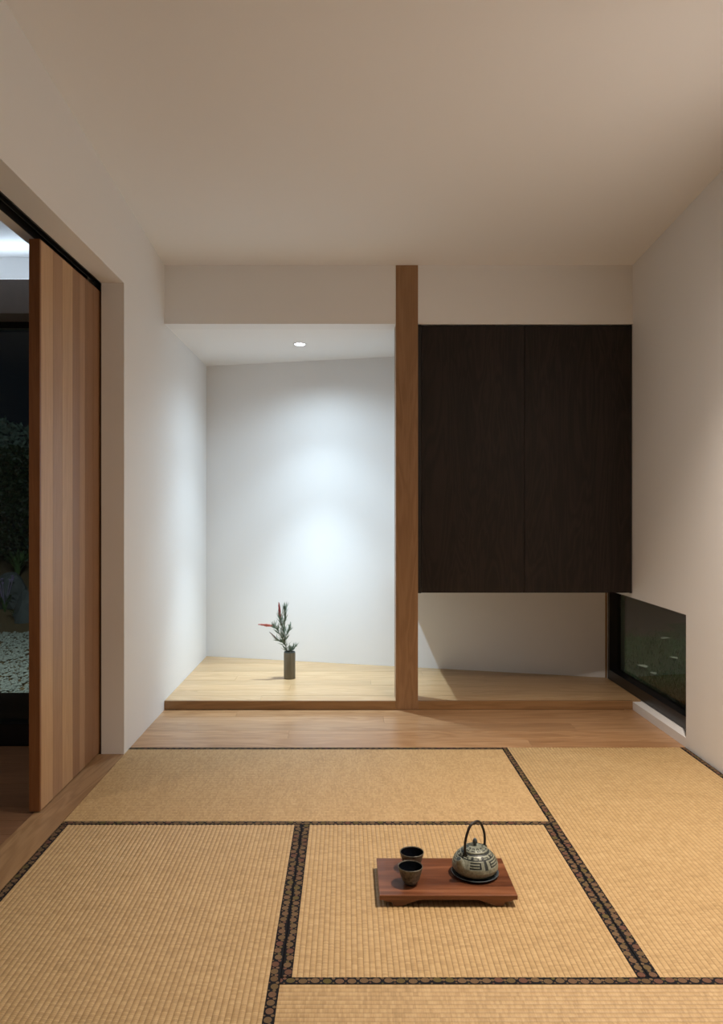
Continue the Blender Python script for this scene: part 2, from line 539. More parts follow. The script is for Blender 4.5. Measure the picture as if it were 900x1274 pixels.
# floor: subfloor with the timber boards in front of the platform, the door sill, the hall boards
fl = struct(G().box(-3.2, 1.80, YN, 4.9, -0.16, -0.075).out('floor', M['deck']))
def clip(poly, a, b, c):            # keep a*x+b*y<=c
    out = []
    for i in range(len(poly)):
        p, q = poly[i], poly[(i+1) % len(poly)]
        dp, dq = a*p[0]+b*p[1]-c, a*q[0]+b*q[1]-c
        if dp <= 0:
            out.append(p)
        if dp*dq < 0:
            t = dp/(dp-dq)
            out.append((p[0]+(q[0]-p[0])*t, p[1]+(q[1]-p[1])*t))
    return out
def boards(parent, mat, x0, x1, y0, y1, width, z0, z1, joints, cuts=None, gap=0.00045):
    rows = max(1, round((y1-y0)/width))
    for r in range(rows):
        ya, ybb = y0+(y1-y0)*r/rows, y0+(y1-y0)*(r+1)/rows
        xs = [x0]+[j for j in joints[r % len(joints)] if x0 < j < x1]+[x1]
        for a, b in zip(xs[:-1], xs[1:]):
            poly = [(a+gap, ya+gap), (b-gap, ya+gap), (b-gap, ybb-gap), (a+gap, ybb-gap)]
            for cu in (cuts or []):
                poly = clip(poly, *cu) if poly else poly
            if len(poly) >= 3:
                dz = random.uniform(-0.0003, 0.0003)
                o = G().prism(poly, z0, z1+dz).out('plank', mat, parent)
                me = o.data                       # plank-centred origin so that the grain differs from board to board
                c = Vector(((a+b)/2, (ya+ybb)/2, z0))
                me.transform(Matrix.Translation(-c))
                o.location = c
boards(fl, M['floor_x'], XL, XR, YT+0.001, YF, 0.137, -0.07, 0.0, [[0.9], [-0.3], [1.2], [0.2], [-0.62]])
boards(fl, M['hall_x'], -2.9, -1.19, 1.2, 3.70, 0.125, -0.07, -0.004, [[-1.9], [-2.3], [-1.5], [-2.6], [-2.0]])
boards(fl, M['floor_x'], XL, XR, YN+0.01, 0.975, 0.137, -0.07, 0.0, [[0.9], [-0.3], [1.2], [0.2]])
o = G().box(-1.188, XL-0.001, 1.6, DJ-0.001, -0.07, 0.001).out('sill_board', M['sill_y'], fl)

# ------------------------------------------------------------------ low window in the right wall
FX0, FX1 = 1.692, 1.765
win = struct(empty('window_1', (FX0, 4.3, WZ0)))
wy0, wy1 = YT+0.002, 4.925
def oblique(y0, y1, z0, z1, x0=FX0, x1=FX1): return G().box(x0, x1, y0, y1, z0, z1)
oblique(wy0, wy1, WZ0, WZ0+0.062).out('bottom_rail', M['black'], win)
oblique(wy0, wy1, WZ1-0.022, WZ1-0.001).out('top_rail', M['black'], win)
oblique(wy1-0.03, wy1, WZ0+0.062, WZ1-0.022).out('frame_stile', M['black'], win)
oblique(wy0, wy0+0.035, WZ0+0.062, WZ1-0.022).out('frame_stile', M['black'], win)
G().box(1.742, 1.748, wy0+0.035, wy1-0.03, WZ0+0.062, WZ1-0.022).out('pane', M['glass'], win)
tr = G().box(1.683, 1.6915, yb(1.69)-0.004, yb(1.69)+0.002, ZP, 0.664).out('trim_1', M['fascia_x'])
struct(tr)

# ------------------------------------------------------------------ sliding door, its track and the hall behind it
DX0, DX1 = -1.207, -1.166
dr = struct(empty('door_1', (-1.186, 3.3, 0.004)))
ey = 2.893
def dy(px): return F*-DX1/(VX-px)             # where a board joint seen in the photo lies along the door
cuts = [ey+0.001, dy(66), dy(77.5), dy(90.6), dy(99), dy(106), dy(116), 3.62, 3.74, 3.86]
tones = ['light', 'mid', 'light', 'dark', 'mid', 'dark', 'dark', 'mid', 'light']  # far visible boards are dark from shadow put into colour; other tones are timber
for k, (a, b) in enumerate(zip(cuts[:-1], cuts[1:])):
    o = G().box(DX0+0.010, DX1, a+0.0006, b-0.0006, 0.006, 2.178).out('board', M['door_'+tones[k]], dr)
    me = o.data; c = Vector((DX1, (a+b)/2, 0)); me.transform(Matrix.Translation(-c)); o.location = c
o = G().box(DX0, DX1, ey-0.012, ey, 0.006, 2.178).out('edge_strip', M['door_edge'], dr)
o['label'] = 'darker red-brown end grain edge of the door'
G().box(DX0, DX0+0.008, ey+0.001, 3.86, 0.006, 2.178).out('back_panel', M['door_edge'], dr)
tk = struct(empty('trim_2', (-1.19, 2.6, ZD)))
G().box(-1.2245, -1.1555, 1.6, DJ+0.4, ZD+0.045, ZD+0.055).out('track_channel', M['black'], tk)
G().box(-1.1595, -1.1555, 1.6, DJ, ZD-0.003, ZD+0.045).out('track_lip', M['track'], tk)
G().box(-1.2245, -1.2205, 1.6, DJ, ZD-0.003, ZD+0.045).out('track_lip', M['track'], tk)
G().box(-1.193, -1.189, 1.6, DJ, ZD+0.005, ZD+0.045).out('track_rail', M['track'], tk)
struct(G().box(-1.224, -1.156, 5.0, 5.8, -0.1, 2.62).out('trim_3', M['black']))
struct(G().box(-1.2245, -1.156, 3.875, 4.9, ZD+0.056, 2.6).out('trim_4', M['black']))

# hall: ceiling, far walls, glazed end wall with a lintel and a light ledge
struct(G().box(-3.2, -1.276, YN, 3.86, 2.39, 2.47).out('ceiling', M['ceiling']))
struct(G().box(-3.2, -3.1, YN, 3.86, -0.1, 2.389).out('wall_far', M['paint']))
struct(G().box(-3.099, -1.276, YN-0.1, YN, -0.1, 2.389).out('wall_near', M['paint']))
struct(G().box(-3.099, -1.276, 3.735, 3.86, 2.10, 2.389).out('wall_end', M['paint']))
struct(G().box(-3.099, -1.276, 3.57, 3.734, 2.072, 2.232).out('trim_5', M['dark_lintel']))
ls = struct(empty('trim_6', (-2.2, 3.62, 2.233)))       # LED strip lying on the lintel, hidden from below
G().box(-2.9, -1.4, 3.60, 3.63, 2.2325, 2.240).out('channel', M['white_plastic'], ls)
G().box(-2.89, -1.41, 3.605, 3.625, 2.2402, 2.243).out('diffuser', M['strip'], ls)
w2 = struct(empty('window_2', (-2.2, 3.735, 0)))
G().box(-3.099, -1.276, 3.715, 3.79, -0.004, 0.10).out('bottom_rail', M['black'], w2)
G().box(-3.099, -1.276, 3.735, 3.79, 2.04, 2.072).out('top_rail', M['black'], w2)
for xx in (-3.099, -2.25, -1.336):
    G().box(xx, xx+0.06, 3.735, 3.79, 0.10, 2.04).out('frame_stile', M['black'], w2)
for a, b in ((-3.039, -2.25), (-2.19, -1.336)):
    G().box(a, b, 3.76, 3.768, 0.10, 2.04).out('pane', M['glass'], w2)

# ------------------------------------------------------------------ tatami
BW = 0.0275
def tatami(x0, x1, y0, y1, along, label):
    """along: the axis the ribs and the two cloth borders run"""
    t = thing('tatami_mat', ((x0+x1)/2, (y0+y1)/2, -0.06), label, 'tatami mat', 'tatami mats in the room')
    e = 0.0003
    x0 += e; x1 -= e; y0 += e; y1 -= e
    a0, a1, l0, l1 = (y0, y1, x0, x1) if along == 'x' else (x0, x1, y0, y1)     # across, along
    def W(a, l, z): return (l, a, z) if along == 'x' else (a, l, z)
    G().box(x0+0.001, x1-0.001, y0+0.001, y1-0.001, -0.0595, -0.004).out('mat_core', M['straw'], t)
    # rush cover: one rounded rib every 15 mm
    s0, s1 = a0+BW-0.003, a1-BW+0.003
    nr = round((s1-s0)/0.0150)
    prof = [(0, -0.0017), (0.08, -0.0010), (0.25, -0.0001), (0.5, 0.0004), (0.75, -0.0001), (0.92, -0.0010)]
    row = [((s0+(s1-s0)*(k+p)/nr), z, k+p) for k in range(nr) for p, z in prof]+[(s1, -0.0013, nr)]
    nl = 6
    vs, fs, uv = [], [], []
    for j in range(nl+1):
        l = l0+(l1-l0)*j/nl
        for a, z, u in row:
            vs.append(W(a, l, z)); uv.append((u, l))
    n = len(row)
    for j in range(nl):
        for k in range(n-1):
            q = (j*n+k, j*n+k+1, (j+1)*n+k+1, (j+1)*n+k)
            fs.append(q[::-1] if along == 'x' else q)
    k0 = len(vs)
    for a, l, u in ((a0+0.002, l0, 0), (a1-0.002, l0, nr), (a1-0.002, l1, nr), (a0+0.002, l1, 0)):
        vs.append(W(a, l, -0.004)); uv.append((u, l))
    # end skirts so the cover has thickness
    fs.append((k0, k0+1)+tuple(range(n-1, -1, -1)))
    fs.append((k0+2, k0+3)+tuple(range(nl*n, nl*n+n)))
    mesh('rush_cover', vs, fs, M['rush'], t, smooth=False, uv=uv)
    # two cloth borders folded over the long edges
    ph = random.random()*7
    for side in (0, 1):
        ed, inn = (a0, a0+BW) if side == 0 else (a1, a1-BW)
        sgn = 1 if side == 0 else -1
        pr = [(ed, -0.02), (ed, -0.0012), (ed+sgn*0.0015, 0.0008), (inn-sgn*0.001, 0.0011), (inn, 0.0003), (inn, -0.002)]
        vs, fs, uv = [], [], []
        m_ = len(pr)
        for j in range(2):
            l = (l0, l1)[j]
            for a, z in pr:
                vs.append(W(a, l, z)); uv.append((l/0.030+ph+side*3.37, abs(a-ed)/0.030))
        for k in range(m_-1):
            q = (k, k+1, m_+k+1, m_+k)
            fs.append(q)
        fs.append(tuple(range(m_))); fs.append(tuple(range(2*m_-1, m_-1, -1)))
        o = mesh('cloth_border', vs, fs, M['heri'], t, uv=uv)
        bm = bmesh.new(); bm.from_mesh(o.data); bmesh.ops.recalc_face_normals(bm, faces=bm.faces); bm.to_mesh(o.data); bm.free()
    return t
SX0, SX1, SY0, SY1 = -0.164, 0.745, 1.874, 2.775
tatami(XL, SX1, SY1, YT, 'x', 'pale tatami mat lying crosswise beside the timber boards at the back')
tatami(SX0, SX1, SY0, SY1, 'y', 'square half tatami mat in the middle, under the tea tray')
tatami(XL, SX0, 0.98, SY1, 'y', 'tatami mat on the left, running along the sliding door sill')
tatami(SX1, XR-0.002, SY0, YT, 'y', 'tatami mat on the right, along the wall with the low window')
tatami(SX0, XR-0.002, 0.98, SY0, 'x', 'tatami mat lying crosswise in front, cut by the bottom of the photo')

# ------------------------------------------------------------------ alcove platform
pf = thing('raised_platform', (0.3, 4.9, 0), 'low timber platform of long boards filling the lit alcove and the space under the cabinet', 'platform')
cutw = [(0.2602, 1.0, 5.66+0.2602*XL-0.001)]
FT = 0.018                                       # front board thickness
boards(pf, M['platform_x'], XL, PX0, YF+FT, YF+0.127, 0.11, 0.006, ZP, [[-0.5]], cutw)
boards(pf, M['platform_x'], PX1, 1.69, YF+FT, YF+0.127, 0.11, 0.006, ZP, [[]], cutw)
boards(pf, M['platform_x'], XL, 1.69, YF+0.127, 5.66, 0.13, 0.006, ZP, [[0.75, -0.9], [-0.35, 1.3], [0.15], [-0.72, 0.9], [0.5]], cutw)
G().box(XL+0.0005, PX0-0.0005, YF, YF+FT-0.0006, 0.0015, ZP).out('front_board', M['fascia_x'], pf)
G().box(PX1+0.0005, XR-0.0005, YF, YF+FT-0.0006, 0.0015, ZP).out('front_board', M['fascia_x'], pf)

post = G().box(PX0, PX1, YF-0.003, YF+0.126, 0.001, zc(YF)-0.001).out('timber_post', M['post_z'])
bevel(post, 0.0018)
recentre(post)
tag(post, 'square honey brown timber post rising from the platform edge to the ceiling', 'post')

# ------------------------------------------------------------------ cabinet
CZ0, CZ1 = 0.667, 2.206
cb = thing('wall_cabinet', (1.02, 4.6, CZ0), 'dark stained two-door cabinet hanging between the timber post and the right wall', 'cabinet')
cx0, cx1 = PX1+0.001, XR-0.004
g = G().prism([(cx0, YF+0.131), (cx1, YF+0.131), (cx1, yb(cx1)-0.002), (cx0, yb(cx0)-0.002)], CZ0, CZ1)
g.box(cx0, cx0+0.018, YF+0.004, YF+0.131, CZ0, CZ1)
g.box(cx1-0.010, cx1, YF+0.004, YF+0.131, CZ0, CZ1)
g.box(cx0+0.018, cx1-0.010, YF+0.025, YF+0.131, CZ0, CZ0+0.018)
g.box(cx0+0.018, cx1-0.010, YF+0.025, YF+0.131, CZ1-0.018, CZ1)
g.out('body', M['cabinet_body'], cb)
mid = (653-VX)*YF/F
for a, b in ((cx0+0.0195, mid-0.0015), (mid+0.0015, cx1-0.0115)):
    o = G().box(a, b, YF+0.002, YF+0.022, CZ0+0.003, CZ1-0.012).out('door', M['cabinet_z'], cb)
    me = o.data; c = Vector(((a+b)/2, YF, CZ0)); me.transform(Matrix.Translation(-c)); o.location = c

# ------------------------------------------------------------------ alcove downlight
dl = thing('downlight', (ALX, ALY, ZA), 'small lit recessed downlight in the alcove ceiling', 'light')
g = G().lathe([(0.0345, 0.0), (0.043, -0.0005), (0.044, -0.003), (0.041, -0.004), (0.033, -0.003), (0.029, 0.006), (0.026, 0.03), (0.0345, 0.03)], 32, (ALX, ALY, ZA))
g.f = g.f[:-2]; g.i = g.i[:-2]
autosmooth(g.out('trim_ring', M['white_plastic'], dl))
G().lathe([(0.0, 0.010), (0.024, 0.010), (0.024, 0.013), (0.0, 0.013)], 24, (ALX, ALY, ZA)).out('lit_lens', M['led'], dl)

# ------------------------------------------------------------------ vase and branch
VB = Vector(((360.5-VX)*4.925/F, 4.925, ZP))
def vp(px, py, dy=0.0):              # a point of the sprig, measured on the vase's own plane
    k = 4.925/F
    return Vector(((px-VX)*k, 4.925+dy, H-(py-VY)*k))
r0 = 0.0375
vs_ = thing('vase', VB, 'slim dark olive cylindrical vase standing on the alcove platform', 'vase')
g = G().lathe([(0.0, 0.0005), (r0-0.002, 0.0005), (r0, 0.003), (r0, 0.165), (r0-0.001, 0.170), (r0-0.0045, 0.170), (r0-0.005, 0.166), (r0-0.006, 0.02), (0.0, 0.018)], 40, VB)
autosmooth(g.out('body', M['vase'], vs_))
g = G().lathe([(r0-0.0006, 0.1702), (r0-0.001, 0.1735), (r0-0.003, 0.1745), (r0-0.0046, 0.1735), (r0-0.005, 0.1702)], 40, VB)
g.f = g.f[:-2]; g.i = g.i[:-2]
autosmooth(g.out('rim', M['vase_rim'], vs_))['label'] = 'blue-grey glazed rim'

def needles(g, pts, n, ln, spread=0.9, seed=1):
    """slender grevillea leaflets fanning off a stem"""
    rd = random.Random(seed)
    for i in range(n):
        t = (i+0.3)/n*(len(pts)-1)
        k = min(int(t), len(pts)-2)
        p = pts[k].lerp(pts[k+1], t-k)
        d = (pts[k+1]-pts[k]).normalized()
        side = Vector((rd.uniform(-1, 1), rd.uniform(-1, 1), rd.uniform(-0.5, 0.6)))
        v = (d*rd.uniform(0.7, 1.2)+side*spread).normalized()
        l = ln*rd.uniform(0.6, 1.15)
        wv = v.cross(Vector((rd.uniform(-1, 1), rd.uniform(-1, 1), rd.uniform(-1, 1)))).normalized()*0.0022
        th = v.cross(wv).normalized()*0.0005
        a, m_, b = p, p+v*l*0.5, p+v*l+Vector((0, 0, l*0.12))
        g.add([a-wv*0.4, a+wv*0.4, m_+wv+th, m_-wv+th, b], [(0, 1, 2, 3), (3, 2, 4)])
def spike(name, a, b, r, mat, parent, label, n=150, seed=3):
    rd = random.Random(seed)
    g = G()
    ax = b-a
    g.tube([a, a.lerp(b, 0.15), a.lerp(b, 0.6), a.lerp(b, 0.9), b], [r*0.2, r*0.5, r*0.45, r*0.3, r*0.1], 8)
    for i in range(n):
        t = i/n
        p = a.lerp(b, t)
        rr = r*rd.uniform(0.75, 1.15)*min(1.0, 0.55+t*2)*(1-max(0, t-0.45)*1.25)
        d = Vector((rd.uniform(-1, 1), rd.uniform(-1, 1), rd.uniform(-1, 1)))
        d = (d-ax*(d.dot(ax)/ax.length_squared)).normalized()
        q1 = p+d*rr+ax.normalized()*rr*0.2
        q2 = q1+ax.normalized()*rr*0.7-d*rr*0.3
        g.tube([p, q1, q2], [r*0.10, r*0.12, r*0.10], 4)
    o = g.out(name, mat, parent)
    o['label'] = label
    return o
base = VB+Vector((0.0, 0, 0.03))
def chain(*p): return [vp(*q) if len(q) > 2 else vp(*q) for q in p]
fb = thing('flowering_branch', base, 'silvery green branch with two red flower spikes, leaning left out of the olive vase', 'flower branch')
main_ = [base, vp(357.5, 812), vp(355.5, 803, -0.005), vp(353.3, 788, -0.01), vp(350.5, 775, -0.008), vp(348.9, 767.5, -0.006)]
br1 = [vp(355.0, 800, -0.005), vp(350, 790, -0.02), vp(345, 782, -0.025), vp(341, 777.8, -0.03)]
br2 = [vp(353.6, 790, -0.01), vp(353.5, 775, 0.015), vp(354.2, 763, 0.02), vp(354.4, 757, 0.022)]
br3 = [vp(355, 802, -0.005), vp(350, 798, 0.012), vp(344.4, 796, 0.02)]
br4 = [vp(354.5, 797, -0.008), vp(357, 788, 0.012), vp(360.3, 781, 0.02)]
g = G()
for c_, r in ((main_, 0.0022), (br1, 0.0016), (br2, 0.0016), (br3, 0.0013), (br4, 0.0013)):
    g.tube(c_, r, 6)
g.out('stem', M['stem'], fb)
g = G()
needles(g, main_[1:], 120, 0.050, 0.8, 11)
needles(g, br1, 110, 0.046, 0.9, 12)
needles(g, br2, 110, 0.048, 0.7, 13)
needles(g, br3, 60, 0.042, 0.9, 14)
needles(g, br4, 60, 0.042, 0.8, 15)
o = g.out('foliage', M['needle'], fb); o['kind'] = 'stuff'
spike('flower_spike', vp(348.9, 768, -0.006), vp(347.2, 749.5, -0.006), 0.0095, M['spike'], fb, 'dark red upright flower spike', seed=3)
spike('flower_spike', vp(341.5, 778, -0.03), vp(322.5, 775.6, -0.04), 0.0095, M['spike_pink'], fb, 'coral red flower spike pointing left', seed=4)
spike('flower_bud', vp(344.6, 796.2, 0.02), vp(335, 786.8, 0.02), 0.006, M['bud'], fb, 'small brown bud', 60, 5)
sp = thing('leaf_sprig', base+Vector((0.012, 0, 0)), 'short grey-green leaf sprig at the right of the vase mouth', 'leaf sprig')
g = G(); g2 = G()
for i, (px, py, dy) in enumerate(((369, 803, 0.0), (365.5, 804, 0.012), (361, 805, -0.012))):
    st = [base+Vector((0.012, 0, 0)), vp(361.5+i*-0.6, 811, dy*0.5), vp(px, py, dy)]
    g.tube(st, 0.0012, 5)
    needles(g2, [st[1], st[1].lerp(st[2], 0.5), st[2]], 26, 0.030, 0.7, 20+i)
g.out('stem', M['stem'], sp)
g2.out('foliage', M['needle'], sp)['kind'] = 'stuff'

# ------------------------------------------------------------------ tea tray
TX0, TX1, TY0, TY1, TZ = 0.0945, 0.4955, 2.203, 2.438, 0.034
ty = thing('tea_tray', ((TX0+TX1)/2, (TY0+TY1)/2, 0.0006), 'reddish brown wooden tea tray on two carved feet, on the middle tatami mat', 'tray')
o = G().box(TX0, TX1, TY0, TY1, TZ-0.0135, TZ).out('top', M['tray_x'], ty)
me = o.data; c = Vector(((TX0+TX1)/2-0.02, (TY0+TY1)/2, TZ)); me.transform(Matrix.Translation(-c)); o.location = c
bevel(o, 0.0012)
for sgn, xe in ((1, TX0), (-1, TX1)):
    pr = [(0.008, TZ-0.0136), (0.016, 0.0155), (0.036, 0.0125), (0.042, 0.0012), (0.066, 0.0012), (0.078, 0.006), (0.092, 0.0115), (0.108, 0.0165), (0.125, TZ-0.0136)]
    g = G().prism([(xe+sgn*a, z) for a, z in pr], TY0+0.004, TY1-0.004, 'y')
    g.out('foot', M['tray_x'], ty)

# teapot, on its saucer
PC = Vector((0.3935, 2.335, TZ))
sc_ = G().lathe([(0.0, 0.0005), (0.050, 0.0005), (0.060, 0.002), (0.071, 0.0065), (0.0725, 0.0085), (0.071, 0.0100), (0.067, 0.0085), (0.060, 0.0050), (0.052, 0.0045), (0.0, 0.0045)], 56, PC)
so = autosmooth(sc_.out('teapot_saucer', M['saucer']), 50)
recentre(so)
tag(so, 'round blue-black iron saucer under the teapot', 'saucer')
TB = PC+Vector((0, 0, 0.0052))
tp = thing('teapot', TB, 'squat celadon green iron teapot with a meander relief and an arched black handle', 'teapot')
AX = Vector((-0.77, -0.64, 0)).normalized()            # spout direction
def body_r(z):                                         # profile: radius at height z above the saucer
    P = [(0.0, 0.048), (0.006, 0.059), (0.012, 0.0655), (0.019, 0.0695), (0.027, 0.0708), (0.036, 0.0685), (0.046, 0.0635), (0.055, 0.0570), (0.063, 0.0485), (0.069, 0.0395)]
    for (a, ra), (b, rb) in zip(P[:-1], P[1:]):
        if a <= z <= b:
            t = (z-a)/(b-a)
            return ra+(rb-ra)*t
    return P[-1][1]
zs = [0.0, 0.003, 0.006, 0.010, 0.014, 0.019, 0.024]
g = G().lathe([(0.0, 0)]+[(body_r(z), z) for z in zs]+[(body_r(z)-0.0014, z) for z in (0.0241, 0.028, 0.033, 0.038, 0.043, 0.048, 0.052, 0.056, 0.060, 0.063, 0.066, 0.069)]+[(0.030, 0.0695), (0.0, 0.0695)], 64, TB)
# lower part pale, the field behind the relief dark
nseg = 64
for i in range(len(g.i)):
    g.i[i] = 1 if i >= nseg*(len(zs)+0) and i < nseg*(len(zs)+14) else 0
bo = g.out('body', None, tp, mats=[M['pale_iron'], M['dark_iron']])
autosmooth(bo, 40)
# raised meander, mapped on the shoulder: '#' is raised
# square spirals, mirrored pairs, under a short dashed collar
unit = [
 "................",
 "######..######..",
 "....##......##..",
 "###.##..###.##..",
 "................",
 "#######..#######",
 "#######..#######",
 ".....##..##.....",
 "####.##..##.####",
 "####.##..##.####",
 ".....##..##.....",
 "####.##..##.####",
 "####.##..##.####",
 ".....##..##.....",
 "#######..#######",
 "#######..#######",
 "................"]
rows = [0.066, 0.065, 0.0630, 0.0612, 0.0590, 0.0564, 0.0549, 0.0533, 0.0503, 0.0489, 0.0472, 0.0438, 0.0424, 0.0405, 0.0368, 0.0352, 0.0330, 0.0241]
g = G()
REP = 5
W_ = len(unit[0])
ncol = REP*W_
spa = math.atan2(AX.y, AX.x)
def sph(i, z, dr):
    a = spa+2*PI*(i/ncol)
    r = body_r(max(0, z))+dr
    return (TB.x+r*math.cos(a), TB.y+r*math.sin(a), TB.z+z+dr*0.3)
for rr, line in enumerate(unit):
    z1, z0 = rows[rr], rows[rr+1]
    for i in range(ncol):
        # leave the spout side plain
        if line[(i+W_//2) % W_] != '#' and not (min(i, ncol-i) < 6 and rr > 4) and rr != len(unit)-1 and rr != 0:
            continue
        lo = [sph(i, z0, -0.0015), sph(i+1, z0, -0.0015), sph(i+1, z1, -0.0015), sph(i, z1, -0.0015)]
        hi = [sph(i, z0, 0.0), sph(i+1, z0, 0.0), sph(i+1, z1, 0.0), sph(i, z1, 0.0)]
        g.add(lo+hi, [(4, 5, 6, 7), (0, 1, 5, 4), (1, 2, 6, 5), (2, 3, 7, 6), (3, 0, 4, 7)])
o = g.out('meander_relief', M['pale_iron'], tp)
o['label'] = 'pale raised square meander pattern'
# lid
g = G().lathe([(0.0375, 0.0695), (0.0385, 0.0715), (0.0375, 0.0735), (0.030, 0.0775), (0.020, 0.0800), (0.010, 0.0812), (0.0, 0.0815)], 48, TB)
lid = autosmooth(g.out('lid', M['pale_iron'], tp), 50)
g = G()
for k in range(12):
    a0 = 2*PI*k/12
    for (r1, r2, da, db) in ((0.0325, 0.0350, 0.03, 0.36), (0.0200, 0.0330, 0.03, 0.105), (0.0205, 0.0235, 0.105, 0.31), (0.0235, 0.0295, 0.22, 0.31)):
        def lz(r):
            LP = [(0.0, 0.0815), (0.010, 0.0812), (0.020, 0.0800), (0.030, 0.0775), (0.0375, 0.0735)]
            for (ra, za), (rb, zb_) in zip(LP[:-1], LP[1:]):
                if ra <= r <= rb:
                    return za+(zb_-za)*(r-ra)/(rb-ra)+0.0005
        q = [(r1, da), (r2, da), (r2, db), (r1, db)]
        vs = [(TB.x+r*math.cos(a0+a), TB.y+r*math.sin(a0+a), TB.z+lz(r)) for r, a in q]
        g.add(vs+[(x, y, z-0.002) for x, y, z in vs], [(0, 1, 2, 3), (0, 4, 5, 1), (1, 5, 6, 2), (2, 6, 7, 3), (3, 7, 4, 0)])
g.out('lid_grooves', M['dark_iron'], lid)['label'] = 'dark key pattern around the lid'
g = G().lathe([(0.0065, 0.080), (0.0045, 0.0835), (0.0045, 0.086), (0.0068, 0.090), (0.0075, 0.094), (0.0060, 0.099), (0.0030, 0.1035), (0.0, 0.105)], 20, TB)
autosmooth(g.out('knob', M['saucer'], lid), 60)
# spout: a short tapering snout
A = TB+AX*0.050+Vector((0, 0, 0.030))
sp_ = [TB+AX*0.046+Vector((0, 0, 0.026)), TB+AX*0.060+Vector((0, 0, 0.036)), TB+AX*0.069+Vector((0, 0, 0.049)), TB+AX*0.0745+Vector((0, 0, 0.062))]
g = G().tube(sp_, [0.025, 0.0190, 0.0125, 0.0092], 20)
autosmooth(g.out('spout', M['pale_iron'], tp), 50)
g = G().tube([sp_[-1]-(sp_[-1]-sp_[-2])*0.15, sp_[-1]+(sp_[-1]-sp_[-2]).normalized()*0.0006], 0.0072, 16)
g.out('spout_mouth', M['dark_iron'], tp)  # solid cap; the shade inside the opening is put into its dark colour
# handle with its two lugs, in the plane of the spout
pts = []
hw, hz0, hz1 = 0.0445, 0.066, 0.153
for k in range(25):
    a = PI*k/24
    c_, s_ = math.cos(a), math.sin(a)
    ww = hw*(abs(c_)**0.75)*(1 if c_ > 0 else -1)*(1.0+0.07*math.sin(PI*min(1, s_*1.4)))
    pts.append(TB+AX*ww+Vector((0, 0, hz0+(hz1-hz0)*(s_**0.9 if s_ > 0 else 0))))
g = G().tube(pts, [0.0037+0.0005*math.sin(PI*k/24) for k in range(25)], 10)
autosmooth(g.out('handle', M['handle'], tp), 60)
for sg in (1, -1):
    c_ = TB+AX*(sg*hw)
    side = Vector((-AX.y, AX.x, 0))
    g = G()
    for s2 in (1, -1):
        q = c_+side*(0.0055*s2)
        g.tube([q+Vector((0, 0, 0.060)), q+Vector((0, 0, 0.0655)), q+Vector((0, 0, 0.071))], [0.0040, 0.0035, 0.0028], 10)
    g.tube([c_+side*-0.0075+Vector((0, 0, 0.0682)), c_+side*0.0075+Vector((0, 0, 0.0682))], 0.0018, 8)
    autosmooth(g.out('handle_lug', M['dark_iron'], tp), 50)

# cups
def cup(x, y, label):
    P0 = Vector((x, y, TZ))
    t = thing('tea_cup', P0, label, 'cup', 'tea cups on the tray')
    g = G().lathe([(0.0, 0.0006), (0.0165, 0.0006), (0.018, 0.002), (0.0185, 0.0045), (0.0235, 0.0105), (0.0285, 0.021), (0.0325, 0.034), (0.0360, 0.047), (0.0375, 0.0515), (0.0373, 0.0535), (0.0362, 0.0540), (0.0352, 0.0532), (0.0345, 0.0505)], 44, P0)
    g.f = g.f[:-1]; g.i = g.i[:-1]
    autosmooth(g.out('body', M['cup_out'], t), 60)
    g = G().lathe([(0.0347, 0.0516), (0.0335, 0.046), (0.0300, 0.033), (0.0255, 0.020), (0.0190, 0.0105), (0.0, 0.0075)], 44, P0)
    g.f = [f[::-1] for f in g.f[:-2]]; g.i = g.i[:-2]
    autosmooth(g.out('lining', M['cup_in'], t), 60)['label'] = 'glossy black inside'
    # hammered relief band
    g = G(); rd = random.Random(int(x*1e4))
    for k in range(70):
        a = rd.uniform(0, 2*PI); z = rd.uniform(0.015, 0.043)
        r = 0.0255+(z-0.0135)*0.00*1+0
        zs_ = [(0.0105, 0.0235), (0.021, 0.0285), (0.034, 0.0325), (0.047, 0.0360)]
        for (za, ra), (zb_, rb) in zip(zs_[:-1], zs_[1:]):
            if za <= z <= zb_:
                r = ra+(rb-ra)*(z-za)/(zb_-za)
        c_ = P0+Vector((r*math.cos(a), r*math.sin(a), z))
        nrm = Vector((math.cos(a), math.sin(a), -0.3)).normalized()
        tu = Vector((-math.sin(a), math.cos(a), 0)); tv = nrm.cross(tu)
        s1, s2 = rd.uniform(0.0015, 0.0035), rd.uniform(0.001, 0.0022)
        vs = [c_+tu*s1, c_+tv*s2, c_-tu*s1, c_-tv*s2, c_+nrm*0.0009]
        g.add(vs, [(0, 1, 4), (1, 2, 4), (2, 3, 4), (3, 0, 4)])
    g.out('relief', M['cup_out'], t)['kind'] = 'stuff'
    return t
cup(0.1895, 2.272, 'mottled olive tea cup, the one standing in front on the tray')
cup(0.2020, 2.366, 'mottled olive tea cup half hidden behind the front cup on the tray')

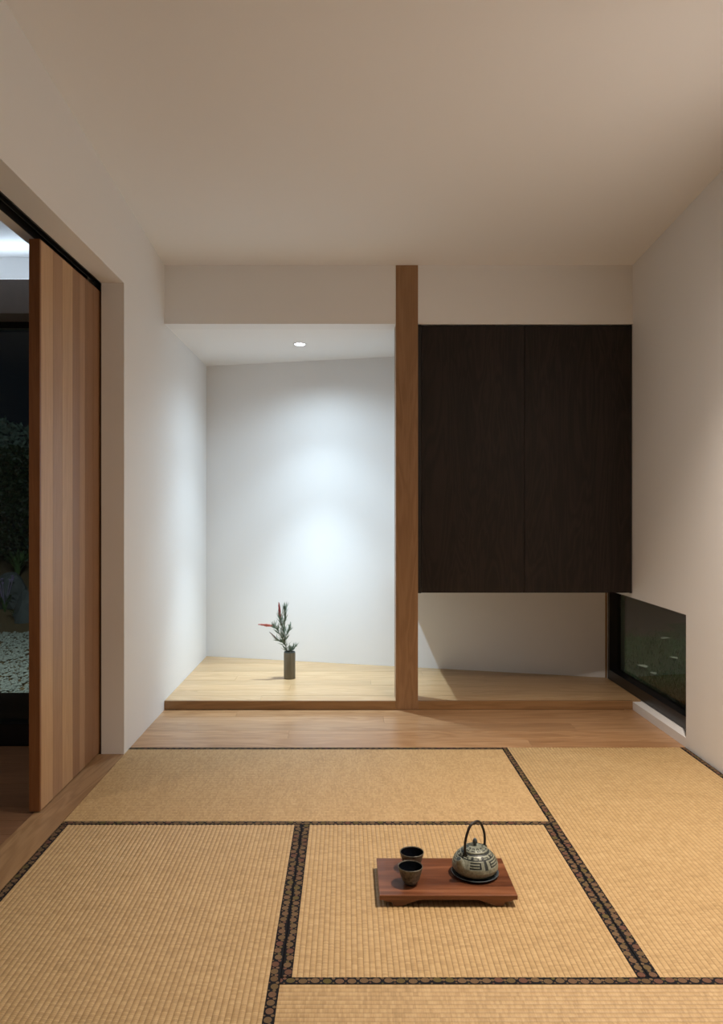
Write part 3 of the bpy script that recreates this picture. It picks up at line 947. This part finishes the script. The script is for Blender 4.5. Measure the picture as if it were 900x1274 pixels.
# ------------------------------------------------------------------ outside, right: lawn
GZ = -0.12
lawn = G()
nx, ny = 30, 40
rd = random.Random(5)
def soilz(x, y): return GZ+0.015*math.sin(x*3.1+y*1.7)+0.012*math.sin(y*4.3-x)
vs, fs, ix = [], [], []
for j in range(ny+1):
    for i in range(nx+1):
        x, y = 1.83+8.2*i/nx, 2.0+14.0*j/ny
        vs.append((x, y, soilz(x, y)))
for j in range(ny):
    for i in range(nx):
        fs.append((j*(nx+1)+i, j*(nx+1)+i+1, (j+1)*(nx+1)+i+1, (j+1)*(nx+1)+i))
        yy = 2.0+14.0*(j+0.5)/ny
        ix.append(1 if yy > 7.9+0.4*math.sin(i*1.3) else 0)
gr = mesh('ground_lawn', vs, fs, None, None, [M['turf'], M['soil']], ix, True)
gr.name = 'lawn_soil'
tag(gr, 'dim uneven ground of turf and bare brown soil outside the low window', 'ground')
g = G()
for k in range(46000):
    y = 2.6+6.9*rd.random(); x = 1.86+(0.4+y*0.42)*rd.random()
    if y > 7.0 and rd.random() < (y-7.0)/1.2:
        continue
    z = soilz(x, y)-0.004
    a = rd.uniform(0, 2*PI); l = rd.uniform(0.02, 0.05); wd = 0.0035
    dx, dy = math.cos(a), math.sin(a)
    ln = rd.uniform(0.2, 0.9)
    g.add([(x-dy*wd, y+dx*wd, z), (x+dy*wd, y-dx*wd, z), (x+dx*l*ln, y+dy*l*ln, z+l)], [(0, 1, 2)])
tag(g.out('grass', M['grass']), 'short dark green grass outside the low window', 'grass', kind='stuff')
# fallen leaves seen through the pane
leaf_spots = [(799, 825, 0.058, 'large pale fallen leaf on the grass, lowest on the left in the low window'),
              (829, 796, 0.055, 'yellowish curled leaf lying high on the turf in the low window'),
              (838, 818, 0.045, 'small pale leaf on the grass at the right of the low window'),
              (813, 834, 0.040, 'tiny whitish leaf on the grass just right of the large pale leaf')]
for k, (px, py, s_, lab) in enumerate(leaf_spots):
    Y = F*(H-GZ-0.03)/(py-VY); X = (px-VX)*Y/F
    p = Vector((X, Y, soilz(X, Y)+0.024))
    a = rd.uniform(0, PI)
    g = G()
    ring = []
    for i in range(10):
        t = 2*PI*i/10
        lx, ly = s_*math.cos(t), s_*0.55*math.sin(t)*(1-0.3*math.cos(t))
        ring.append((lx*math.cos(a)-ly*math.sin(a), lx*math.sin(a)+ly*math.cos(a), 0.22*abs(ly)+0.008))
    vs = [(0, 0, 0.006)]+ring+[(0, 0, 0.003)]+[(x, y, z-0.003) for x, y, z in ring]
    fs = [(0, 1+i, 1+(i+1) % 10) for i in range(10)]+[(11, 12+(i+1) % 10, 12+i) for i in range(10)]
    fs += [(1+i, 12+i, 12+(i+1) % 10, 1+(i+1) % 10) for i in range(10)]
    o = g.add(vs, fs).out('fallen_leaf', M['dry_leaf'])
    o.location = p
    tag(o, lab, 'leaf', 'fallen leaves on the lawn')

# ------------------------------------------------------------------ outside, left: garden beyond the glazed hall
GL = -0.15
def bank(x, y):
    t = max(0.0, min(1.0, (y-8.1)/2.2))
    return GL+0.55*t*t*(3-2*t)
deck = G().box(-5.5, -1.30, 3.80, 4.83, -0.14, -0.02).out('dark_deck', M['deck'])
recentre(deck)
tag(deck, 'charcoal step outside the hall glazing', 'deck')
vs, fs, ix = [], [], []
nx, ny = 24, 40
for j in range(ny+1):
    for i in range(nx+1):
        x, y = -9.0+7.7*i/nx, 4.0+10.0*j/ny
        vs.append((x, y, bank(x, y)-0.012))
for j in range(ny):
    for i in range(nx):
        fs.append((j*(nx+1)+i, j*(nx+1)+i+1, (j+1)*(nx+1)+i+1, (j+1)*(nx+1)+i))
tag(mesh('garden_bed', vs, fs, M['mulch'], smooth=True), 'brown mulched garden bank rising behind the gravel', 'ground')
g = G()
for k in range(15000):
    y = 4.86+3.06*rd.random(); x = -5.2+3.9*rd.random()
    s_ = rd.uniform(0.010, 0.021)
    z = GL+rd.uniform(-0.012, 0.006)
    sx, sy, sz = s_*rd.uniform(0.8, 1.4), s_*rd.uniform(0.8, 1.4), s_*rd.uniform(0.6, 0.9)
    a = rd.uniform(0, PI); c_, q = math.cos(a), math.sin(a)
    g.add([(x+sx*c_, y+sx*q, z), (x-sy*q, y+sy*c_, z), (x-sx*c_, y-sx*q, z), (x+sy*q, y-sy*c_, z), (x+0.3*sx, y, z+sz)], [(0, 1, 4), (1, 2, 4), (2, 3, 4), (3, 0, 4)])
tag(g.out('gravel', M['gravel']), 'pale loose gravel bed outside the hall glazing', 'gravel', kind='stuff')

def boulder(px, py, Y, w_, h_, label, seed):
    x = (px-VX)*Y/F
    rr = random.Random(seed)
    bm = bmesh.new()
    bmesh.ops.create_icosphere(bm, subdivisions=3, radius=1)
    offs = [(Vector((rr.uniform(-1, 1), rr.uniform(-1, 1), rr.uniform(-1, 1))).normalized(), rr.uniform(0.62, 0.95)) for _ in range(16)]
    for v in bm.verts:
        n_ = v.co.normalized()
        d = min([1.0]+[k/max(0.05, n_.dot(ax)) for ax, k in offs if n_.dot(ax) > 0.3])
        v.co = n_*d*(1+rr.uniform(-0.015, 0.015))
        v.co.x *= w_/2; v.co.y *= w_/2; v.co.z = max(-0.3, v.co.z)*h_/1.3+h_*0.2
    me = bpy.data.meshes.new('boulder'); bm.to_mesh(me); bm.free()
    me.materials.append(M['rock'])
    o = bpy.data.objects.new('boulder', me); C.objects.link(o)
    o.location = (x, Y, bank(x, Y)-0.04)
    return tag(o, label, 'rock', 'boulders along the garden bed')
boulder(33, 770, 8.55, 0.33, 0.40, 'angular grey boulder beside the cedar door edge, nearest the gravel', 1)
boulder(14, 770, 8.95, 0.50, 0.42, 'wide grey boulder on the bank, behind and left of the angular one', 2)

def strappy(px, Y, n, h_, label, seed, flowers=False):
    x = (px-VX)*Y/F
    rr = random.Random(seed)
    b = Vector((x, Y, bank(x, Y)-0.02))
    t = thing('strappy_plant', b, label, 'plant', 'strap-leaved plants on the garden bank')
    g = G()
    for k in range(n):
        a = rr.uniform(0, 2*PI); l = h_*rr.uniform(0.6, 1.15); r = l*rr.uniform(0.25, 0.75)
        d = Vector((math.cos(a), math.sin(a), 0)); s2 = Vector((-d.y, d.x, 0))*0.010
        pts = [b+d*r*u**1.6+Vector((0, 0, l*(u-0.45*u**3)*1.1)) for u in (0, 0.35, 0.7, 1.0)]
        ws = [0.8, 1.0, 0.7, 0.05]
        vs = []
        for p, wq in zip(pts, ws):
            vs += [p-s2*wq, p+s2*wq]
        g.add(vs, [(0, 1, 3, 2), (2, 3, 5, 4), (4, 5, 7, 6)])
    g.out('foliage', M['strap'], t)['kind'] = 'stuff'
    if flowers:
        g = G()
        for k in range(10):
            p = b+Vector((rr.uniform(-0.12, 0.12), rr.uniform(-0.1, 0.1), h_*rr.uniform(0.9, 1.2)))
            g.tube([Vector((b.x, b.y, b.z+0.05)), p], 0.003, 4)
            g.lathe([(0.0, 0.0), (0.014, 0.006), (0.018, 0.016), (0.004, 0.012)], 6, p)
        g.out('blossom', M['lilac'], t)['kind'] = 'stuff'
    return t
strappy(22, 9.6, 60, 0.55, 'tall strap-leaved plant arching in front of the dark hedge', 1)
strappy(6, 8.75, 40, 0.35, 'low strap-leaved plant with lilac blossoms by the wide boulder', 2, True)
strappy(20, 8.5, 30, 0.22, 'small strap-leaved plant tucked between the boulders and the gravel', 3)

def leafy(name, x0, x1, y0, y1, z0, z1, n, ls_, mat, label, cat, seed, dome=0.0):
    rr = random.Random(seed)
    t = thing(name, ((x0+x1)/2, (y0+y1)/2, z0), label, cat)
    g = G()
    for k in range(n):
        u, v_, w_ = rr.random(), rr.random(), rr.random()
        if rr.random() < 0.7:
            v_ *= 0.35
        top = z1-dome*(2*u-1)**2-0.12*math.sin(u*9+1)*dome
        p = Vector((x0+(x1-x0)*u, y0+(y1-y0)*v_, z0+(top-z0)*w_**0.8))
        d = Vector((rr.uniform(-1, 1), rr.uniform(-1, 0.3), rr.uniform(-0.4, 1))).normalized()
        s2 = d.cross(Vector((rr.uniform(-1, 1), rr.uniform(-1, 1), rr.uniform(-1, 1)))).normalized()
        l = ls_*rr.uniform(0.6, 1.3)
        g.add([p, p+d*l*0.5+s2*l*0.25, p+d*l, p+d*l*0.5-s2*l*0.25], [(0, 1, 2, 3)])
    g.out('foliage', mat, t)['kind'] = 'stuff'
    g = G()
    for k in range(max(2, int((x1-x0)/0.6))):
        xx = x0+(x1-x0)*(k+0.5)/max(2, int((x1-x0)/0.6)); ym = (y0+y1)/2
        g.tube([(xx, ym, z0-0.1), (xx+0.05, ym, (z0+z1)/2), (xx-0.05, ym, z0+(z1-z0)*0.8)], [0.03, 0.022, 0.01], 6)
    g.out('trunk', M['stem'], t)
    return t
leafy('garden_hedge', -7.2, -2.4, 10.3, 11.2, 0.38, 1.98, 16000, 0.075, M['hedge'], 'tall dark green hedge behind the boulders', 'hedge', 1)
leafy('silver_shrub', -6.6, -4.2, 11.4, 12.4, 0.38, 2.48, 7000, 0.11, M['pale_leaf'], 'pale silvery shrub showing above the dark hedge', 'shrub', 2, 0.5)
